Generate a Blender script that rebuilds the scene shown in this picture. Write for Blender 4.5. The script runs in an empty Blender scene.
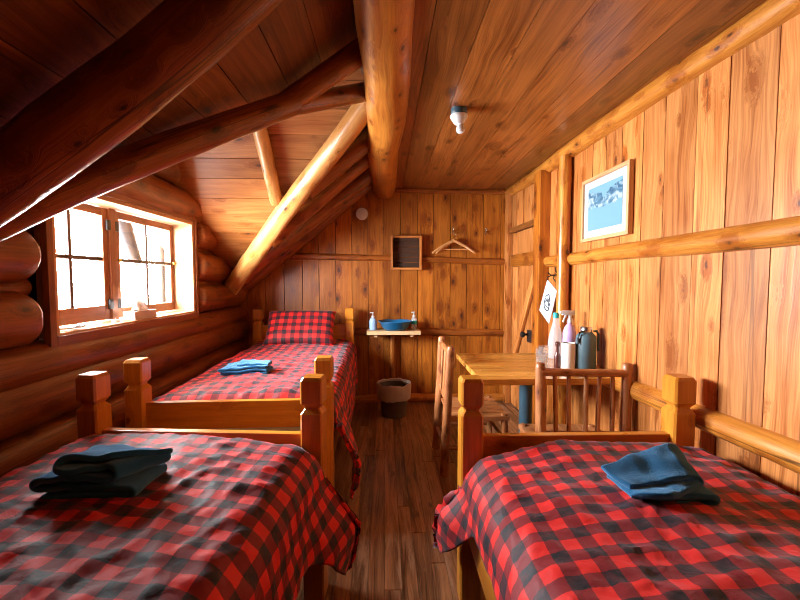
import bpy, bmesh, math, random
import numpy as np
from mathutils import Vector, Matrix, noise
random.seed(11)
R = math.radians
SC = bpy.context.scene
COL = SC.collection
V = Vector

# ------------------------------------------------------------------ materials
def new_mat(name):
    m = bpy.data.materials.new(name); m.use_nodes = True
    nt = m.node_tree
    for n in list(nt.nodes): nt.nodes.remove(n)
    out = nt.nodes.new('ShaderNodeOutputMaterial')
    b = nt.nodes.new('ShaderNodeBsdfPrincipled')
    nt.links.new(b.outputs[0], out.inputs[0])
    return m, nt, b
def nd(nt, t, **kw):
    n = nt.nodes.new(t)
    for k, v in kw.items(): setattr(n, k, v)
    return n
def setin(n, i, v): n.inputs[i].default_value = v
def math_(nt, op, a, b=None, clamp=False):
    n = nd(nt, 'ShaderNodeMath', operation=op, use_clamp=clamp)
    for i, v in enumerate((a, b)):
        if v is None: continue
        if isinstance(v, (int, float)): n.inputs[i].default_value = v
        else: nt.links.new(v, n.inputs[i])
    return n.outputs[0]
def ramp(nt, fac, stops):
    n = nd(nt, 'ShaderNodeValToRGB')
    el = n.color_ramp.elements
    while len(el) < len(stops): el.new(0.5)
    for e, (p, c) in zip(el, stops): e.position = p; e.color = (*c, 1)
    nt.links.new(fac, n.inputs[0]); return n.outputs[0]
def mixc(nt, fac, a, b, blend='MIX'):
    n = nd(nt, 'ShaderNodeMix', data_type='RGBA', blend_type=blend)
    for s, v in ((n.inputs[0], fac), (n.inputs[6], a), (n.inputs[7], b)):
        if isinstance(v, (int, float)): s.default_value = v
        elif isinstance(v, tuple): s.default_value = (*v, 1)
        else: nt.links.new(v, s)
    return n.outputs[2]
def smooth(nt, val, lo, hi):
    n = nd(nt, 'ShaderNodeMapRange', interpolation_type='SMOOTHSTEP')
    nt.links.new(val, n.inputs[0]); setin(n, 1, lo); setin(n, 2, hi)
    return n.outputs[0]

def wood(name, dark, light, knot=(0.05, 0.015, 0.004), rough=0.4, knot_size=0.13, knot_scale=5.0,
         grain=1.0, var=0.35, coat=0.0, wear=None, bump=0.25, spec=0.5, streak=0.5, checks=0.0):
    """grain coordinates come from the 'gco' attribute: z runs along the timber, metres"""
    m, nt, b = new_mat(name)
    L = nt.links
    at = nd(nt, 'ShaderNodeAttribute', attribute_name='gco')
    rn = nd(nt, 'ShaderNodeAttribute', attribute_name='rnd')
    # knots
    mp = nd(nt, 'ShaderNodeMapping'); L.new(at.outputs['Vector'], mp.inputs[0])
    mp.inputs['Scale'].default_value = (knot_scale * 1.25, knot_scale * 1.25, knot_scale * 0.62)
    vo = nd(nt, 'ShaderNodeTexVoronoi', feature='F1'); vo.inputs['Scale'].default_value = 1.0
    L.new(mp.outputs[0], vo.inputs['Vector'])
    csep = nd(nt, 'ShaderNodeSeparateColor'); L.new(vo.outputs['Color'], csep.inputs[0])
    nk = nd(nt, 'ShaderNodeTexNoise'); setin(nk, 'Scale', 60.0); setin(nk, 'Detail', 2); L.new(at.outputs['Vector'], nk.inputs['Vector'])
    kd = math_(nt, 'DIVIDE', vo.outputs['Distance'], math_(nt, 'ADD', 0.40, math_(nt, 'MULTIPLY', csep.outputs[0], 0.85)))
    kd = math_(nt, 'ADD', kd, math_(nt, 'MULTIPLY', math_(nt, 'SUBTRACT', nk.outputs[0], 0.5), knot_size * 0.9))
    kn = math_(nt, 'MULTIPLY', math_(nt, 'SUBTRACT', 1.0, smooth(nt, kd, knot_size * 0.35, knot_size)), 0.92)
    halo = math_(nt, 'SUBTRACT', 1.0, smooth(nt, kd, knot_size * 0.6, knot_size * 3.2))
    # warped grain
    sep = nd(nt, 'ShaderNodeSeparateXYZ'); L.new(at.outputs['Vector'], sep.inputs[0])
    n0 = nd(nt, 'ShaderNodeTexNoise'); setin(n0, 'Scale', 2.2); setin(n0, 'Detail', 2)
    m0 = nd(nt, 'ShaderNodeMapping'); m0.inputs['Scale'].default_value = (3, 3, 0.7)
    L.new(at.outputs['Vector'], m0.inputs[0]); L.new(m0.outputs[0], n0.inputs['Vector'])
    wx = math_(nt, 'ADD', sep.outputs[0], math_(nt, 'MULTIPLY', n0.outputs[0], 0.10))
    wx = math_(nt, 'ADD', wx, math_(nt, 'MULTIPLY', halo, 0.035))
    wy = math_(nt, 'ADD', sep.outputs[1], math_(nt, 'MULTIPLY', halo, 0.03))
    cmb = nd(nt, 'ShaderNodeCombineXYZ')
    L.new(wx, cmb.inputs[0]); L.new(wy, cmb.inputs[1]); L.new(sep.outputs[2], cmb.inputs[2])
    m1 = nd(nt, 'ShaderNodeMapping'); m1.inputs['Scale'].default_value = (42 * grain, 42 * grain, 1.3 * grain)
    L.new(cmb.outputs[0], m1.inputs[0])
    n1 = nd(nt, 'ShaderNodeTexNoise'); setin(n1, 'Scale', 1.0); setin(n1, 'Detail', 4); setin(n1, 'Roughness', 0.6)
    L.new(m1.outputs[0], n1.inputs['Vector'])
    m2 = nd(nt, 'ShaderNodeMapping'); m2.inputs['Scale'].default_value = (230 * grain, 230 * grain, 5 * grain)
    L.new(cmb.outputs[0], m2.inputs[0])
    n2 = nd(nt, 'ShaderNodeTexNoise'); setin(n2, 'Scale', 1.0); setin(n2, 'Detail', 2)
    L.new(m2.outputs[0], n2.inputs['Vector'])
    n3 = nd(nt, 'ShaderNodeTexNoise'); setin(n3, 'Scale', 2.6); setin(n3, 'Detail', 3)
    m3 = nd(nt, 'ShaderNodeMapping'); m3.inputs['Scale'].default_value = (2.2, 2.2, 1.0)
    L.new(at.outputs['Vector'], m3.inputs[0]); L.new(m3.outputs[0], n3.inputs['Vector'])
    g = math_(nt, 'ADD', math_(nt, 'MULTIPLY', n1.outputs[0], 0.62), math_(nt, 'MULTIPLY', n2.outputs[0], 0.38))
    g = math_(nt, 'ADD', math_(nt, 'MULTIPLY', math_(nt, 'SUBTRACT', g, 0.5), 0.6 + 2.0 * streak), 0.5)
    g = math_(nt, 'ADD', g, math_(nt, 'MULTIPLY', math_(nt, 'SUBTRACT', n3.outputs[0], 0.5), 0.9))
    g = math_(nt, 'SUBTRACT', g, math_(nt, 'MULTIPLY', halo, 0.42), True)
    c = ramp(nt, g, [(0.1, dark), (0.85, light)])
    # board to board variation
    vv = math_(nt, 'ADD', math_(nt, 'MULTIPLY', rn.outputs['Fac'], var), 1.0 - var * 0.5)
    cv = nd(nt, 'ShaderNodeCombineXYZ')
    for i in range(3): L.new(vv, cv.inputs[i])
    c = mixc(nt, 1.0, c, cv.outputs[0], 'MULTIPLY')
    c = mixc(nt, kn, c, knot)
    if checks:
        nc = nd(nt, 'ShaderNodeTexNoise'); setin(nc, 'Scale', 1.0); setin(nc, 'Detail', 2)
        mc = nd(nt, 'ShaderNodeMapping'); mc.inputs['Scale'].default_value = (11, 11, .22)
        L.new(at.outputs['Vector'], mc.inputs[0]); L.new(mc.outputs[0], nc.inputs['Vector'])
        ck = smooth(nt, math_(nt, 'ABSOLUTE', math_(nt, 'SUBTRACT', nc.outputs[0], 0.60)), 0.007, 0.0)
        c = mixc(nt, math_(nt, 'MULTIPLY', ck, checks), c, tuple(x * .6 for x in knot))
    if wear:
        nw = nd(nt, 'ShaderNodeTexNoise'); setin(nw, 'Scale', 1.7); setin(nw, 'Detail', 6); setin(nw, 'Roughness', 0.7)
        mw = nd(nt, 'ShaderNodeMapping'); mw.inputs['Scale'].default_value = (6, 6, 0.9)
        L.new(at.outputs['Vector'], mw.inputs[0]); L.new(mw.outputs[0], nw.inputs['Vector'])
        c = mixc(nt, smooth(nt, nw.outputs[0], 0.5, 0.68), c, wear)
    L.new(c, b.inputs['Base Color'])
    rr = math_(nt, 'ADD', rough - 0.08, math_(nt, 'MULTIPLY', n3.outputs[0], 0.18))
    L.new(rr, b.inputs['Roughness'])
    setin(b, 'Specular IOR Level', spec)
    if coat: setin(b, 'Coat Weight', coat); setin(b, 'Coat Roughness', 0.18)
    bp = nd(nt, 'ShaderNodeBump'); setin(bp, 'Strength', bump); setin(bp, 'Distance', 0.002)
    hh = math_(nt, 'SUBTRACT', g, math_(nt, 'MULTIPLY', kn, 0.5))
    L.new(hh, bp.inputs['Height']); L.new(bp.outputs[0], b.inputs['Normal'])
    return m

def plain(name, col, rough=0.5, metal=0.0, spec=0.5, bump=0, bscale=200, **kw):
    m, nt, b = new_mat(name)
    setin(b, 'Base Color', (*col, 1)); setin(b, 'Roughness', rough); setin(b, 'Metallic', metal)
    setin(b, 'Specular IOR Level', spec)
    n = nd(nt, 'ShaderNodeTexNoise'); setin(n, 'Scale', 9.0); setin(n, 'Detail', 3)
    tc = nd(nt, 'ShaderNodeTexCoord'); nt.links.new(tc.outputs['Object'], n.inputs['Vector'])
    lo = tuple(x * 0.88 for x in col); hi = tuple(min(1, x * 1.1) for x in col)
    nt.links.new(ramp(nt, n.outputs[0], [(0.3, lo), (0.7, hi)]), b.inputs['Base Color'])
    if bump:
        n2 = nd(nt, 'ShaderNodeTexNoise'); setin(n2, 'Scale', bscale); setin(n2, 'Detail', 2)
        nt.links.new(tc.outputs['Object'], n2.inputs['Vector'])
        bp = nd(nt, 'ShaderNodeBump'); setin(bp, 'Strength', bump); setin(bp, 'Distance', 0.004)
        nt.links.new(n2.outputs[0], bp.inputs['Height']); nt.links.new(bp.outputs[0], b.inputs['Normal'])
    for k, v in kw.items(): setin(b, k.replace('_', ' '), v)
    return m

def glass(name, tint=(1, 1, 1), gloss=0.07, opac=0.0, ocol=(1, 1, 1)):
    """thin clear material: light passes straight through, a little is mirrored"""
    m = bpy.data.materials.new(name); m.use_nodes = True
    nt = m.node_tree
    for n in list(nt.nodes): nt.nodes.remove(n)
    out = nd(nt, 'ShaderNodeOutputMaterial')
    tr = nd(nt, 'ShaderNodeBsdfTransparent'); tr.inputs[0].default_value = (*tint, 1)
    gl = nd(nt, 'ShaderNodeBsdfGlossy'); gl.inputs['Roughness'].default_value = 0.04
    lw = nd(nt, 'ShaderNodeLayerWeight'); lw.inputs[0].default_value = 0.35
    f = math_(nt, 'ADD', math_(nt, 'MULTIPLY', lw.outputs['Facing'], 0.35 if gloss > .06 else .15), gloss, True)
    mx = nd(nt, 'ShaderNodeMixShader')
    nt.links.new(f, mx.inputs[0]); nt.links.new(tr.outputs[0], mx.inputs[1]); nt.links.new(gl.outputs[0], mx.inputs[2])
    last = mx.outputs[0]
    if opac:
        df = nd(nt, 'ShaderNodeBsdfPrincipled'); df.inputs['Base Color'].default_value = (*ocol, 1)
        df.inputs['Roughness'].default_value = 0.3
        mx2 = nd(nt, 'ShaderNodeMixShader'); mx2.inputs[0].default_value = opac
        nt.links.new(last, mx2.inputs[1]); nt.links.new(df.outputs[0], mx2.inputs[2]); last = mx2.outputs[0]
    nt.links.new(last, out.inputs[0]); return m

def plaid(name, red, mid, black, per=0.081):
    m, nt, b = new_mat(name); L = nt.links
    at = nd(nt, 'ShaderNodeAttribute', attribute_name='cuv')
    sp = nd(nt, 'ShaderNodeSeparateXYZ'); L.new(at.outputs['Vector'], sp.inputs[0])
    nz = nd(nt, 'ShaderNodeTexNoise'); setin(nz, 'Scale', 260.0); L.new(at.outputs['Vector'], nz.inputs['Vector'])
    def sq(o):
        w = math_(nt, 'ADD', o, math_(nt, 'MULTIPLY', math_(nt, 'SUBTRACT', nz.outputs[0], 0.5), 0.004))
        f = math_(nt, 'FRACT', math_(nt, 'DIVIDE', w, per))
        tri = math_(nt, 'ABSOLUTE', math_(nt, 'SUBTRACT', f, 0.5))
        return smooth(nt, tri, 0.24, 0.265)
    a, c = sq(sp.outputs[0]), sq(sp.outputs[1])
    s = math_(nt, 'MULTIPLY', math_(nt, 'ADD', a, c), 0.5)
    col = mixc(nt, math_(nt, 'MULTIPLY', s, 2.0, True), red, mid)
    col = mixc(nt, math_(nt, 'SUBTRACT', math_(nt, 'MULTIPLY', s, 2.0), 1.0, True), col, black)
    # worn, mottled weave
    n2 = nd(nt, 'ShaderNodeTexNoise'); setin(n2, 'Scale', 38.0); setin(n2, 'Detail', 4)
    L.new(at.outputs['Vector'], n2.inputs['Vector'])
    col = mixc(nt, math_(nt, 'MULTIPLY', smooth(nt, n2.outputs[0], 0.35, 0.8), 0.22), col, tuple(min(1, x * 1.6 + .02) for x in mid))
    L.new(col, b.inputs['Base Color'])
    setin(b, 'Roughness', 0.6); setin(b, 'Specular IOR Level', 0.32)
    setin(b, 'Sheen Weight', 0.14); setin(b, 'Sheen Roughness', 0.45)
    b.inputs['Sheen Tint'].default_value = (0.85, 0.9, 1, 1)
    wv = nd(nt, 'ShaderNodeTexNoise'); setin(wv, 'Scale', 900.0); L.new(at.outputs['Vector'], wv.inputs['Vector'])
    wr = nd(nt, 'ShaderNodeTexNoise'); setin(wr, 'Scale', 22.0); setin(wr, 'Detail', 5); setin(wr, 'Distortion', 0.8)
    L.new(at.outputs['Vector'], wr.inputs['Vector'])
    bp = nd(nt, 'ShaderNodeBump'); setin(bp, 'Strength', 0.35); setin(bp, 'Distance', 0.010)
    hh = math_(nt, 'ADD', wr.outputs[0], math_(nt, 'MULTIPLY', wv.outputs[0], 0.06))
    L.new(hh, bp.inputs['Height']); L.new(bp.outputs[0], b.inputs['Normal'])
    return m

M = {}
M['wall'] = wood('wall_pine', (0.29, 0.072, 0.008), (0.66, 0.262, 0.072), knot=(0.085, 0.020, 0.005), rough=0.36, var=0.42, knot_scale=6.5, knot_size=0.15, streak=.9, checks=.5)
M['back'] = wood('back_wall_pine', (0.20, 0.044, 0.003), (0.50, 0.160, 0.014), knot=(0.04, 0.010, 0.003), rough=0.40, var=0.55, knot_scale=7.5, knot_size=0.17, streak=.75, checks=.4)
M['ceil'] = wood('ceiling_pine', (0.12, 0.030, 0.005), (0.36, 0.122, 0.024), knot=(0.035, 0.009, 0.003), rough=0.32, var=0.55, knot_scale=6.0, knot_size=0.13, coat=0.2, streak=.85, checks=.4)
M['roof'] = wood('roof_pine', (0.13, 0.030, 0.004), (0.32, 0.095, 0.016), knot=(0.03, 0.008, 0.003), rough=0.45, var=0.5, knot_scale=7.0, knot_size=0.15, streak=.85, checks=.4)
M['log'] = wood('peeled_log', (0.33, 0.090, 0.010), (0.64, 0.255, 0.038), knot=(0.04, 0.011, 0.003), rough=0.33, var=0.25, knot_scale=11.0, knot_size=0.18, coat=0.25, bump=0.4, streak=.8, checks=.8)
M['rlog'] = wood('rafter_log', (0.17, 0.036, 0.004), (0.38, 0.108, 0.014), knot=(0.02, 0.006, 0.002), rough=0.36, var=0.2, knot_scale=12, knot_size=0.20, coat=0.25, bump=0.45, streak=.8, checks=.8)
M['plog'] = wood('pale_log', (0.40, 0.15, 0.030), (0.62, 0.33, 0.105), knot=(0.05, 0.014, 0.004), rough=0.36, var=0.2, knot_scale=11, knot_size=0.20, coat=0.15, bump=0.4, streak=.7)
M['dormer'] = wood('dormer_pine', (0.24, 0.072, 0.013), (0.47, 0.195, 0.055), knot=(0.06, 0.016, 0.005), rough=0.42, var=0.35, knot_scale=6.0, knot_size=0.13, streak=.7)
M['bar'] = wood('dark_bar', (0.035, 0.018, 0.014), (0.09, 0.045, 0.033), rough=0.5, var=0.2, knot_size=.02)  # glazing bars, darker than the sash wood
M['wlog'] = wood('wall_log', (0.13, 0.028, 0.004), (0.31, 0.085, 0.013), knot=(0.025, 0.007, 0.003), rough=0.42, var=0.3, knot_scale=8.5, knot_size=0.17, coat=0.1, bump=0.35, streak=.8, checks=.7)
M['bed'] = wood('varnished_pine', (0.44, 0.130, 0.010), (0.72, 0.29, 0.028), knot=(0.10, 0.026, 0.005), rough=0.30, var=0.22, knot_scale=7.0, knot_size=0.13, coat=0.3, streak=0.45, checks=.25)
M['table'] = wood('oak_top', (0.36, 0.135, 0.020), (0.66, 0.32, 0.060), knot=(0.2, 0.08, 0.02), rough=0.24, var=0.35, knot_size=0.02, coat=0.4, streak=.9)
M['chair'] = wood('peeled_sapling', (0.22, 0.062, 0.016), (0.50, 0.20, 0.070), knot=(0.06, 0.018, 0.006), rough=0.38, var=0.3, knot_scale=16, knot_size=0.18, coat=0.2, bump=.5)
M['floor'] = wood('old_floor', (0.055, 0.018, 0.006), (0.36, 0.17, 0.075), knot=(0.02, 0.008, 0.004), rough=0.33, var=0.8, knot_size=0.05, wear=(0.42, 0.26, 0.15), streak=0.9)
M['frame'] = wood('window_pine', (0.17, 0.048, 0.012), (0.34, 0.115, 0.030), rough=0.42, var=0.2, knot_scale=7, knot_size=0.12)
M['jamb'] = wood('window_jamb_pine', (0.45, 0.22, 0.09), (0.66, 0.38, 0.18), rough=0.5, var=0.2, knot_scale=6, knot_size=0.10)
M['pale'] = wood('pale_pine', (0.52, 0.31, 0.13), (0.78, 0.55, 0.30), knot=(0.3, 0.14, 0.05), rough=0.45, var=0.2, knot_size=0.06)
M['hang'] = wood('hanger_beech', (0.36, 0.13, 0.035), (0.58, 0.27, 0.09), rough=0.35, var=0.2, knot_size=0.01)
M['darkwood'] = wood('dark_gap', (0.03, 0.011, 0.004), (0.06, 0.02, 0.006), rough=0.8, var=0.2)
M['plaid'] = plaid('buffalo_plaid', (0.80, 0.018, 0.012), (0.22, 0.008, 0.012), (0.008, 0.011, 0.016))
M['mattress'] = plain('mattress_ticking', (0.55, 0.52, 0.47), 0.8, bump=0.3)
M['towel'] = plain('teal_terry', (0.010, 0.120, 0.280), 0.95, spec=0.1, bump=1.0, bscale=420, Sheen_Weight=1.0, Sheen_Roughness=0.5)
M['towel'].node_tree.nodes['Principled BSDF'].inputs['Sheen Tint'].default_value = (0.35, 0.62, 0.9, 1)
M['black'] = plain('black_iron', (0.012, 0.012, 0.013), 0.4)
M['steel'] = plain('steel', (0.55, 0.55, 0.55), 0.25, metal=1.0)
M['brass'] = plain('brass', (0.75, 0.5, 0.12), 0.3, metal=1.0)
M['white'] = plain('white_plastic', (0.60, 0.61, 0.62), 0.35)
M['porcelain'] = plain('porcelain', (0.72, 0.74, 0.75), 0.25)
M['paper'] = plain('paper', (0.46, 0.50, 0.55), 0.6)
M['mat'] = plain('mat_card', (0.44, 0.45, 0.45), 0.7)
M['cream'] = plain('cream_enamel', (0.80, 0.78, 0.74), 0.55)
M['tissue'] = plain('tissue', (0.9, 0.9, 0.9), 0.9)
M['card'] = plain('carton', (0.62, 0.52, 0.42), 0.7)
M['flask'] = plain('flask_grey', (0.075, 0.135, 0.165), 0.45)
M['leg'] = plain('painted_steel', (0.035, 0.075, 0.105), 0.35)
M['ink'] = plain('ink', (0.03, 0.035, 0.05), 0.6)
M['basin'] = plain('blue_enamel', (0.012, 0.13, 0.30), 0.3)
M['bluelotion'] = plain('pale_blue_soap', (0.35, 0.55, 0.85), 0.35)
M['teal'] = plain('teal_plastic', (0.02, 0.42, 0.45), 0.4)
M['lav'] = plain('lavender_liquid', (0.50, 0.36, 0.62), 0.25)
M['brown'] = plain('brown_glass', (0.09, 0.025, 0.02), 0.15)
M['bin'] = plain('bin_grey', (0.10, 0.085, 0.07), 0.45)
M['liner'] = plain('bin_liner', (0.42, 0.35, 0.29), 0.35)
M['mountain'] = plain('x', (0.3, 0.5, 0.7), 0.5)
M['glass'] = glass('window_glass', gloss=0.02)
M['clear'] = glass('clear_glass', tint=(0.97, 0.98, 0.98), gloss=0.05, opac=0.05, ocol=(.9,.92,.95))
M['milky'] = glass('milky_plastic', tint=(0.9, 0.92, 0.95), gloss=0.08, opac=0.32, ocol=(0.85, 0.88, 0.93))
M['snow'] = plain('snow', (0.85, 0.88, 0.92), 0.8)

def picture_mat():
    m, nt, b = new_mat('lake_print'); L = nt.links
    at = nd(nt, 'ShaderNodeAttribute', attribute_name='gco')   # x 0..1 across, z 0..1 up
    sp = nd(nt, 'ShaderNodeSeparateXYZ'); L.new(at.outputs['Vector'], sp.inputs[0])
    n = nd(nt, 'ShaderNodeTexNoise'); setin(n, 'Scale', 3.2); setin(n, 'Detail', 6); setin(n, 'Roughness', 0.6)
    L.new(at.outputs['Vector'], n.inputs['Vector'])
    ridge = math_(nt, 'ADD', math_(nt, 'MULTIPLY', math_(nt, 'ABSOLUTE', math_(nt, 'SUBTRACT', sp.outputs[0], 0.5)), 0.45), 0.72)
    d = math_(nt, 'SUBTRACT', math_(nt, 'ADD', ridge, math_(nt, 'MULTIPLY', math_(nt, 'SUBTRACT', n.outputs[0], 0.5), 0.45)), sp.outputs[2])
    lake = smooth(nt, sp.outputs[2], 0.53, 0.50)
    n2 = nd(nt, 'ShaderNodeTexNoise'); setin(n2, 'Scale', 5.5); setin(n2, 'Detail', 5); setin(n2, 'Distortion', 1.2)
    L.new(at.outputs['Vector'], n2.inputs['Vector'])
    mt = ramp(nt, n2.outputs[0], [(0.38, (0.03, 0.09, 0.17)), (0.5, (0.10, 0.22, 0.31)), (0.60, (0.34, 0.42, 0.46))])
    col = mixc(nt, smooth(nt, d, 0.0, 0.02), (0.15, 0.31, 0.40), mt)
    col = mixc(nt, smooth(nt, math_(nt, 'SUBTRACT', math_(nt, 'ADD', 0.55, math_(nt, 'MULTIPLY', math_(nt, 'SUBTRACT', n.outputs[0], 0.5), 0.3)), sp.outputs[2]), 0.0, 0.03), col, (0.145, 0.30, 0.39))
    L.new(col, b.inputs['Base Color']); setin(b, 'Roughness', 0.35)
    return m
M['print'] = picture_mat()

# ------------------------------------------------------------------ mesh builder
class MB:
    def __init__(s): s.v = []; s.f = []; s.g = []; s.r = []; s.c = []
    def add(s, verts, faces, gco, rnd=None, cuv=None):
        o = len(s.v); rnd = random.random() if rnd is None else rnd
        s.v += [tuple(x) for x in verts]; s.f += [tuple(i + o for i in f) for f in faces]
        s.g += [tuple(x) for x in gco]; s.r += [rnd] * len(verts)
        s.c += [tuple(x) for x in cuv] if cuv is not None else [(0, 0, 0)] * len(verts)
    def build(s, name, mat, parent=None, smooth=False, loc=None, fix=True):
        me = bpy.data.meshes.new(name); me.from_pydata(s.v, [], s.f)
        a = me.attributes.new('gco', 'FLOAT_VECTOR', 'POINT'); a.data.foreach_set('vector', np.array(s.g, dtype=np.float32).ravel())
        a = me.attributes.new('rnd', 'FLOAT', 'POINT'); a.data.foreach_set('value', np.array(s.r, dtype=np.float32))
        a = me.attributes.new('cuv', 'FLOAT_VECTOR', 'POINT'); a.data.foreach_set('vector', np.array(s.c, dtype=np.float32).ravel())
        if fix:
            bm = bmesh.new(); bm.from_mesh(me); bmesh.ops.recalc_face_normals(bm, faces=bm.faces); bm.to_mesh(me); bm.free()
        if smooth:
            me.polygons.foreach_set('use_smooth', [True] * len(me.polygons))
            try: me.set_sharp_from_angle(angle=R(45))
            except Exception: pass
        me.materials.append(mat)
        o = bpy.data.objects.new(name, me); COL.objects.link(o)
        if parent: o.parent = parent
        if loc: o.location = loc
        return o
def roff(): return V((random.uniform(-40, 40), random.uniform(-40, 40), random.uniform(-40, 40)))

def box(mb, c, size, axis=None, bevel=0.003, rot=None, rnd=None):
    """bevelled box; grain runs along `axis` (default the longest)"""
    size = V(size); c = V(c)
    bm = bmesh.new(); bmesh.ops.create_cube(bm, size=1.0)
    bmesh.ops.scale(bm, vec=size, verts=bm.verts)
    if bevel: bmesh.ops.bevel(bm, geom=list(bm.edges), offset=min(bevel, min(size) * 0.4), segments=2, profile=0.6, affect='EDGES')
    ax = axis if axis is not None else max(range(3), key=lambda i: size[i])
    o = roff(); others = [i for i in range(3) if i != ax]
    vs = [v.co.copy() for v in bm.verts]
    g = [V((v[others[0]], v[others[1]], v[ax])) + o for v in vs]
    bm.verts.index_update()
    fs = [[v.index for v in f.verts] for f in bm.faces]
    bm.free()
    if rot is not None: vs = [rot @ v for v in vs]
    mb.add([v + c for v in vs], fs, g, rnd)

def prism(mb, poly, nrm, th, along, rnd=None, jit=0.0):
    """plank: polygon (front face) extruded by -nrm*th, grain along `along`"""
    nrm = V(nrm).normalized(); along = V(along).normalized(); acr = nrm.cross(along)
    j = nrm * random.uniform(-jit, jit); n = len(poly); o = roff()
    ctr = sum((V(p) for p in poly), V()) / n
    inner = [V(p) + (ctr - V(p)).normalized() * 0.004 + j for p in poly]
    edge = [V(p) - nrm * 0.003 + j for p in poly]
    back = [V(p) - nrm * th + j for p in poly]
    vs = inner + edge + back
    fs = [tuple(range(n))] + [(i, (i + 1) % n, n + (i + 1) % n, n + i) for i in range(n)] + \
         [(n + i, n + (i + 1) % n, 2 * n + (i + 1) % n, 2 * n + i) for i in range(n)] + [tuple(range(3 * n - 1, 2 * n - 1, -1))]
    g = [V((v.dot(acr), v.dot(nrm) * 0.3, v.dot(along))) + o for v in vs]
    mb.add(vs, fs, g, rnd)

def log(mb, p0, p1, r0, r1=None, seg=18, amp=0.05, wob=0.012, round0=0.0, round1=0.0, step=0.05, rnd=None, bow=(0, 0, 0)):
    """a peeled log: uneven round, slightly crooked; round0/round1 taper its ends"""
    p0, p1 = V(p0), V(p1); r1 = r0 if r1 is None else r1
    d = p1 - p0; Ln = d.length; d.normalize()
    up = V((0, 0, 1)) if abs(d.z) < 0.9 else V((1, 0, 0))
    x = d.cross(up).normalized(); y = x.cross(d).normalized()
    n = max(3, int(Ln / step)); ts = [i / n for i in range(n + 1)]
    if round0: ts = sorted(set(ts + [round0 / Ln * k for k in (0.03, .12, .3, .6)]))
    if round1: ts = sorted(set(ts + [1 - round1 / Ln * k for k in (0.03, .12, .3, .6)]))
    o = roff(); vs = []; g = []; fs = []
    for t in ts:
        a = t * Ln; r = r0 + (r1 - r0) * t
        e = 1.0
        if round0 and a < round0: e = min(e, 0.25 + 0.75 * math.sqrt(max(0, 1 - (1 - a / round0) ** 2)))
        if round1 and Ln - a < round1: e = min(e, 0.25 + 0.75 * math.sqrt(max(0, 1 - (1 - (Ln - a) / round1) ** 2)))
        c = p0 + d * a + x * (noise.noise(V((a * 0.9, 1.3, 0)) + o) * wob * 2) + y * (noise.noise(V((a * 0.9, 7.7, 0)) + o) * wob * 2)
        c += V(bow) * 4 * t * (1 - t)
        for k in range(seg):
            th = 2 * math.pi * k / seg; cx, sx = math.cos(th), math.sin(th)
            rr = r * e * (1 + amp * 1.6 * noise.noise(V((cx * 1.2, sx * 1.2, a * 2.5)) + o)
                          + amp * 0.7 * noise.noise(V((cx * 3.2, sx * 3.2, a * 11)) + o))
            vs.append(c + (x * cx + y * sx) * rr); g.append(V((cx * r, sx * r, a)) + o)
    m = len(ts)
    for i in range(m - 1):
        for k in range(seg):
            fs.append((i * seg + k, i * seg + (k + 1) % seg, (i + 1) * seg + (k + 1) % seg, (i + 1) * seg + k))
    fs.append(tuple(range(seg))[::-1]); fs.append(tuple(range((m - 1) * seg, m * seg)))
    mb.add(vs, fs, g, rnd)

def lathe(mb, c, prof, seg=28, cap0=True, cap1=True, tilt=None):
    c = V(c); vs = []; fs = []; n = len(prof); o = roff()
    for r, z in prof:
        for k in range(seg):
            a = 2 * math.pi * k / seg; p = V((r * math.cos(a), r * math.sin(a), z))
            vs.append((tilt @ p if tilt else p) + c)
    for i in range(n - 1):
        for k in range(seg): fs.append((i * seg + k, i * seg + (k + 1) % seg, (i + 1) * seg + (k + 1) % seg, (i + 1) * seg + k))
    if cap0: fs.append(tuple(range(seg))[::-1])
    if cap1: fs.append(tuple(range((n - 1) * seg, n * seg)))
    mb.add(vs, fs, [v + o for v in vs])

def tube(mb, pts, r, seg=8):
    pts = [V(p) for p in pts]; vs = []; fs = []
    for i, p in enumerate(pts):
        d = (pts[min(i + 1, len(pts) - 1)] - pts[max(i - 1, 0)]).normalized()
        up = V((0, 0, 1)) if abs(d.z) < 0.9 else V((1, 0, 0))
        x = d.cross(up).normalized(); y = x.cross(d)
        for k in range(seg):
            a = 2 * math.pi * k / seg; vs.append(p + (x * math.cos(a) + y * math.sin(a)) * r)
    for i in range(len(pts) - 1):
        for k in range(seg): fs.append((i * seg + k, i * seg + (k + 1) % seg, (i + 1) * seg + (k + 1) % seg, (i + 1) * seg + k))
    fs.append(tuple(range(seg))[::-1]); fs.append(tuple(range(len(vs) - seg, len(vs))))
    o = roff(); mb.add(vs, fs, [v + o for v in vs])

def thing(name, label, cat, loc=(0, 0, 0), rz=0, group=None):
    o = bpy.data.objects.new(name, None); COL.objects.link(o); o.empty_display_size = 0.1
    o.location = loc; o.rotation_euler = (0, 0, rz); return tag(o, label, cat, group)
def tag(o, label, cat, group=None):
    o['label'] = label; o['category'] = cat
    if group: o['group'] = group
    return o
def struct(o, label=None, cat=None):
    o['kind'] = 'structure'
    if label: tag(o, label, cat)
    return o
def copy_tree(o, parent=None):
    c = o.copy(); COL.objects.link(c)
    if parent: c.parent = parent
    for ch in list(o.children): copy_tree(ch, c)
    return c

# ------------------------------------------------------------------ room dimensions (metres, camera stands at x=0,y=0)
XR, XL, YB, YF, ZC = 1.33, -1.50, 4.30, -2.3, 2.285
def roof_z(x): return 2.56 + 0.81 * x                 # main roof boards
def valley_near(x): return 2.17 + 0.72 * (x + 0.10)   # plan line of the near dormer valley, y(x)
def valley_far(x): return 2.44 - 1.08 * (x + 0.10)
SW = 0.182

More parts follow.
